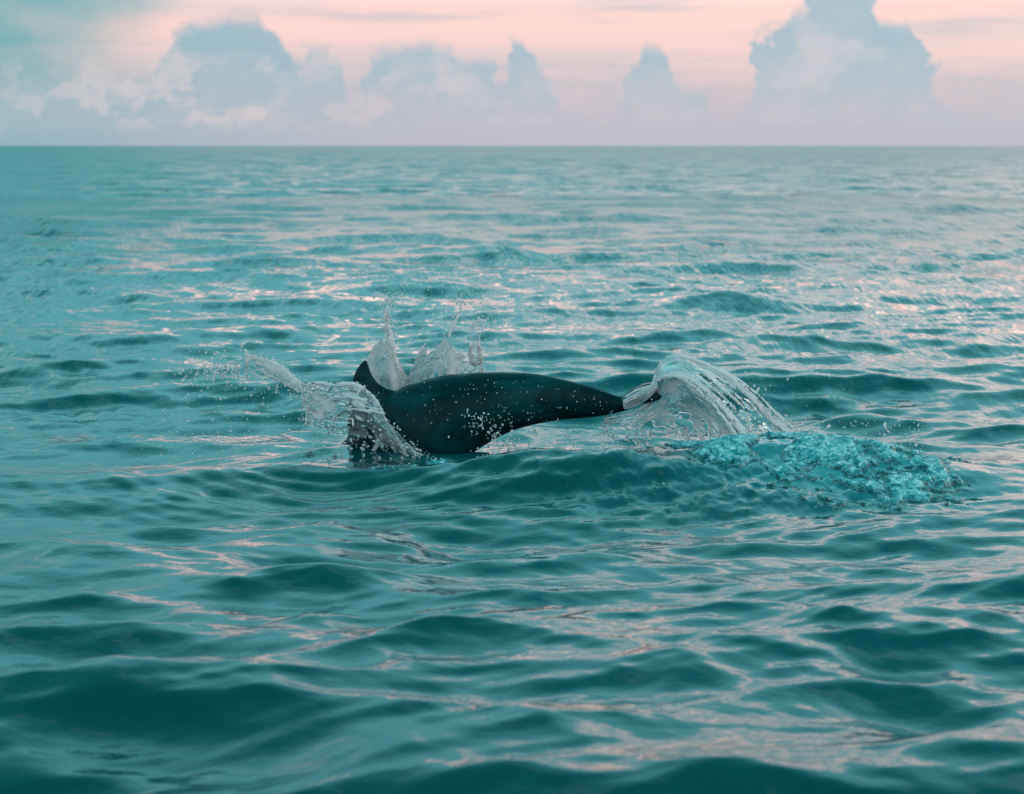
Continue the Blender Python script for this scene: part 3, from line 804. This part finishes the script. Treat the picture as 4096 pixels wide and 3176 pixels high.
sheet('water_curtain', [
    [(2420, 1668, 9.86), (2460, 1662, 9.84), (2510, 1652, 9.80), (2570, 1622, 9.76), (2626, 1560, 9.73), (2668, 1508, 9.70), (2722, 1506, 9.67), (2800, 1555, 9.61), (2880, 1628, 9.53), (2950, 1714, 9.45)],
    [(2410, 1686, 9.80), (2460, 1686, 9.76), (2520, 1688, 9.72), (2590, 1670, 9.69), (2650, 1640, 9.67), (2700, 1620, 9.65), (2756, 1620, 9.62), (2820, 1650, 9.58), (2880, 1700, 9.52), (2940, 1756, 9.44)],
    [(2400, 1705, 9.76), (2455, 1720, 9.70), (2530, 1735, 9.67), (2610, 1745, 9.65), (2680, 1750, 9.63), (2740, 1755, 9.62), (2800, 1768, 9.58), (2850, 1785, 9.53), (2900, 1805, 9.47), (2950, 1825, 9.40)]],
    150, 56, 0.003,
    lambda u, v, k: np.clip(0.14 + 0.7 * edge(v - 0.03, 0.09) * np.clip((u - 0.55) * 6, 0, 1) + 1.0 * (k - 0.5), 0.04, 0.8), tail, 0.009, 66,
    lambda u, v, k: (v > 0.60) & (k + 0.5 * (v - 0.60) > 0.60))
sheet('water_film', [
    [(2494, 1606, 9.70), (2520, 1588, 9.69), (2560, 1567, 9.685), (2600, 1546, 9.68), (2622, 1526, 9.68)],
    [(2492, 1620, 9.66), (2525, 1606, 9.655), (2565, 1586, 9.65), (2604, 1560, 9.65), (2628, 1532, 9.66)],
    [(2498, 1636, 9.66), (2530, 1630, 9.65), (2570, 1610, 9.645), (2608, 1580, 9.645), (2632, 1545, 9.65)]],
    50, 20, 0.004, lambda u, v, k: np.clip(0.30 + 0.2 * edge(v, 0.3) + 0.8 * (k - 0.5), 0.1, 0.7), tail, 0.006, 77)
for i, (ln, a, b_) in enumerate((
        (R1[2:], 0.007, 0.006), (R2[2:], 0.007, 0.005),
        ([(2850, 1690, 9.50), (2890, 1740, 9.44), (2930, 1790, 9.38), (2965, 1840, 9.30)], 0.005, 0.006),
        ([(2905, 1690, 9.48), (2960, 1760, 9.40), (3000, 1835, 9.30)], 0.004, 0.005),
        ([(3060, 1640, 10.1), (3100, 1695, 10.1), (3135, 1725, 10.1)], 0.005, 0.004),
        ([(2500, 1588, 9.75), (2560, 1556, 9.76), (2606, 1540, 9.76), (2622, 1500, 9.76)], 0.005, 0.004),
        ([(2920, 1560, 9.9), (2960, 1600, 9.9), (2985, 1625, 9.9)], 0.003, 0.003),
        ([(3540, 1688, 9.7), (3546, 1712, 9.7), (3566, 1738, 9.7)], 0.004, 0.003))):
    strand('water_strand', ln, a, b_, tail, 0.9, 0.7, 500 + i)
for i in range(16):          # separate streams the two rims break into on the way down
    src = R1 if i % 2 == 0 else R2
    k0 = 3 + rng.integers(0, 3)
    ox, oy, od = rng.normal() * 13, rng.normal() * 9, rng.normal() * 0.03
    grow = np.linspace(0.2, 1.6, len(src) - k0)
    strand('water_strand', [(q[0] + ox * g_, q[1] + oy * g_, q[2] + od * g_) for q, g_ in zip(src[k0:], grow)], 0.0022 + 0.002 * rng.random(), 0.0016 + 0.002 * rng.random(), tail, 0.95, 1.2, 520 + i)
scatter(tail, [
    ('line', ([(2650, 1440), (2790, 1445), (2900, 1495), (3010, 1580)], 26), 90, 1.6, 5.0, (10.0, 10.2), 0.4),
    ('line', ([(3010, 1580), (3100, 1680), (3180, 1742)], 22), 70, 1.8, 6.5, (10.0, 10.2), 1.2),
    ('line', ([(2900, 1640), (2960, 1730), (3040, 1830)], 24), 110, 1.8, 6.5, (9.5, 9.66), 1.2),
    ('box', (2450, 1690, 3000, 1900), 230, 1.8, 6.0, (9.5, 9.8), 4.0),
    ('box', (1950, 1720, 2600, 1910), 330, 1.6, 6.0, (9.45, 9.75), 3.0),
    ('gauss', (2010, 1820, 60, 40), 60, 2.0, 7.0, (9.45, 9.6), 0.6),
    ('gauss', (1950, 1690, 60, 30), 90, 1.8, 5.0, (9.62, 9.72), 0.4),
    ('gauss', (2080, 1940, 90, 60), 120, 2.0, 8.5, (9.0, 9.4), 0.5),
    ('box', (1620, 1520, 2480, 1700), 130, 1.2, 2.6, (9.5, 9.7), 0.2),
    ('box', (2750, 1450, 3400, 1700), 60, 1.4, 4.5, (9.5, 10.2), 0.4),
    ('box', (3000, 1680, 3700, 1850), 190, 1.8, 6.0, (9.5, 10.0), 0.6),
    ('line', ([(2640, 1470), (2702, 1424), (2790, 1448), (2900, 1500), (3010, 1582), (3100, 1680), (3178, 1742)], 8), 300, 0.9, 2.6, (10.08, 10.2), 1.0),
    ('line', ([(2722, 1503), (2800, 1552), (2880, 1625), (2950, 1712), (3050, 1835)], 9), 300, 0.9, 2.6, (9.35, 9.6), 1.0),
    ('box', (2560, 1520, 3000, 1720), 160, 0.9, 2.6, (9.4, 9.65), 0.6),
    ('box', (2000, 1720, 2900, 1900), 300, 0.9, 2.6, (9.3, 9.6), 2.0),
    ('box', (2900, 1700, 3700, 1980), 260, 0.9, 2.8, (8.7, 9.4), 0.5),
    ('box', (2500, 1900, 3300, 2040), 60, 1.4, 4.0, (8.6, 9.1), 0.3)], cap=160)

# ------------------------------------------------------------------ churned foam on the hump behind the tail
M_foam, t, b = material('sea_foam')
pos = geo_pos(t)
fine = noise(t, scaled(t, pos, (42.0, 26.0, 60.0)), 1.0, 6, 0.72, 0.8)
web = noise(t, scaled(t, pos, (17.0, 12.0, 20.0)), 1.0, 5, 0.6, 1.2)
web = ((web - 0.5).absv() * -9.0 + 1.0).clamp()
lump = attr(t, 'lump')
tone = lump * 0.42 + fine * 1.7
fc = mixc(t, tone.smooth(0.80, 1.22), (0.000, 0.075, 0.084), (0.014, 0.40, 0.42))
fc = mixc(t, (tone.smooth(1.16, 1.42) + web * 0.5 * fine.smooth(0.42, 0.60)).clamp() * 0.9, fc, (0.50, 0.86, 0.88))
t.links.new(fc.s, b.inputs['Base Color'])
b.inputs['Roughness'].default_value = 0.30
b.inputs['IOR'].default_value = 1.33
bump(t, b, fine + noise(t, scaled(t, pos, (130.0, 110.0, 130.0)), 1.0, 2, 0.5) * 0.5, 0.8, 0.014)

def build_foam():
    xs = np.arange(-0.70, 1.85, 0.0060); ys = np.arange(8.0, 10.1, 0.0085)
    gx, gy = np.meshgrid(xs, ys, indexing='ij')
    x, y = gx.ravel(), gy.ravel()
    X, Y, Z, _, _ = sea_surface(x, y, np.full(x.shape, 0.02, np.float32), np.full(x.shape, 0.006, np.float32))
    m = churn_mask(x, y)
    lace = fbm(x * 7 + 3, y * 5, 71, 5, 0.60)
    on = np.minimum(m * 0.95 + (lace - 0.5) * 2.6 - 0.50, (m - 0.14) * 2)
    bil = 1 - np.abs(2 * fbm(x * 13, y * 10, 81, 4, 0.55) - 1)
    bil2 = 1 - np.abs(2 * fbm(x * 34, y * 26, 91, 3, 0.55) - 1)
    amt = np.clip(on * 3.0, -1, 1)
    bil3 = fbm(x * 75, y * 60, 97, 2, 0.6)
    lift = np.where(amt > 0, 0.003 + amt * (0.014 * (bil - 0.5) + 0.010 * (bil2 - 0.3) + 0.007 * bil3), amt * 0.016)
    Y = Y - 0.03 * amt * np.clip(bil - 0.5, 0, 1)
    co = np.stack([X, Y, Z + lift], 1)
    nx, ny = len(xs), len(ys)
    idx = np.arange(nx * ny).reshape(nx, ny); A = amt.reshape(nx, ny)
    keep = (np.maximum.reduce([A[:-1, :-1], A[1:, :-1], A[1:, 1:], A[:-1, 1:]]) > -0.35)
    q = np.stack([idx[:-1, :-1], idx[1:, :-1], idx[1:, 1:], idx[:-1, 1:]], -1)[keep]
    used = np.unique(q); remap = np.full(nx * ny, -1); remap[used] = np.arange(len(used))
    o = mesh_obj('foam', co[used].tolist(), remap[q].tolist(), M_foam)
    a = o.data.attributes.new('lump', 'FLOAT', 'POINT'); a.data.foreach_set('value', (np.clip(amt, 0, 1) * (0.6 * bil + 0.4 * bil2))[used].astype(np.float32))
    tag(o, 'turquoise churned foam on the hump of water behind the tail', 'foam', kind='stuff')
build_foam()

# put each splash's empty at its base on the water without moving its parts
for root, base in ((bow, P(1450, 1760, 9.6)), (back, P(1700, 1560, 10.16)), (tail, P(2620, 1580, 9.75))):
    base.z = 0.0
    for ch in root.children:
        ch.matrix_parent_inverse = Matrix.Translation(-base)
    root.location = base
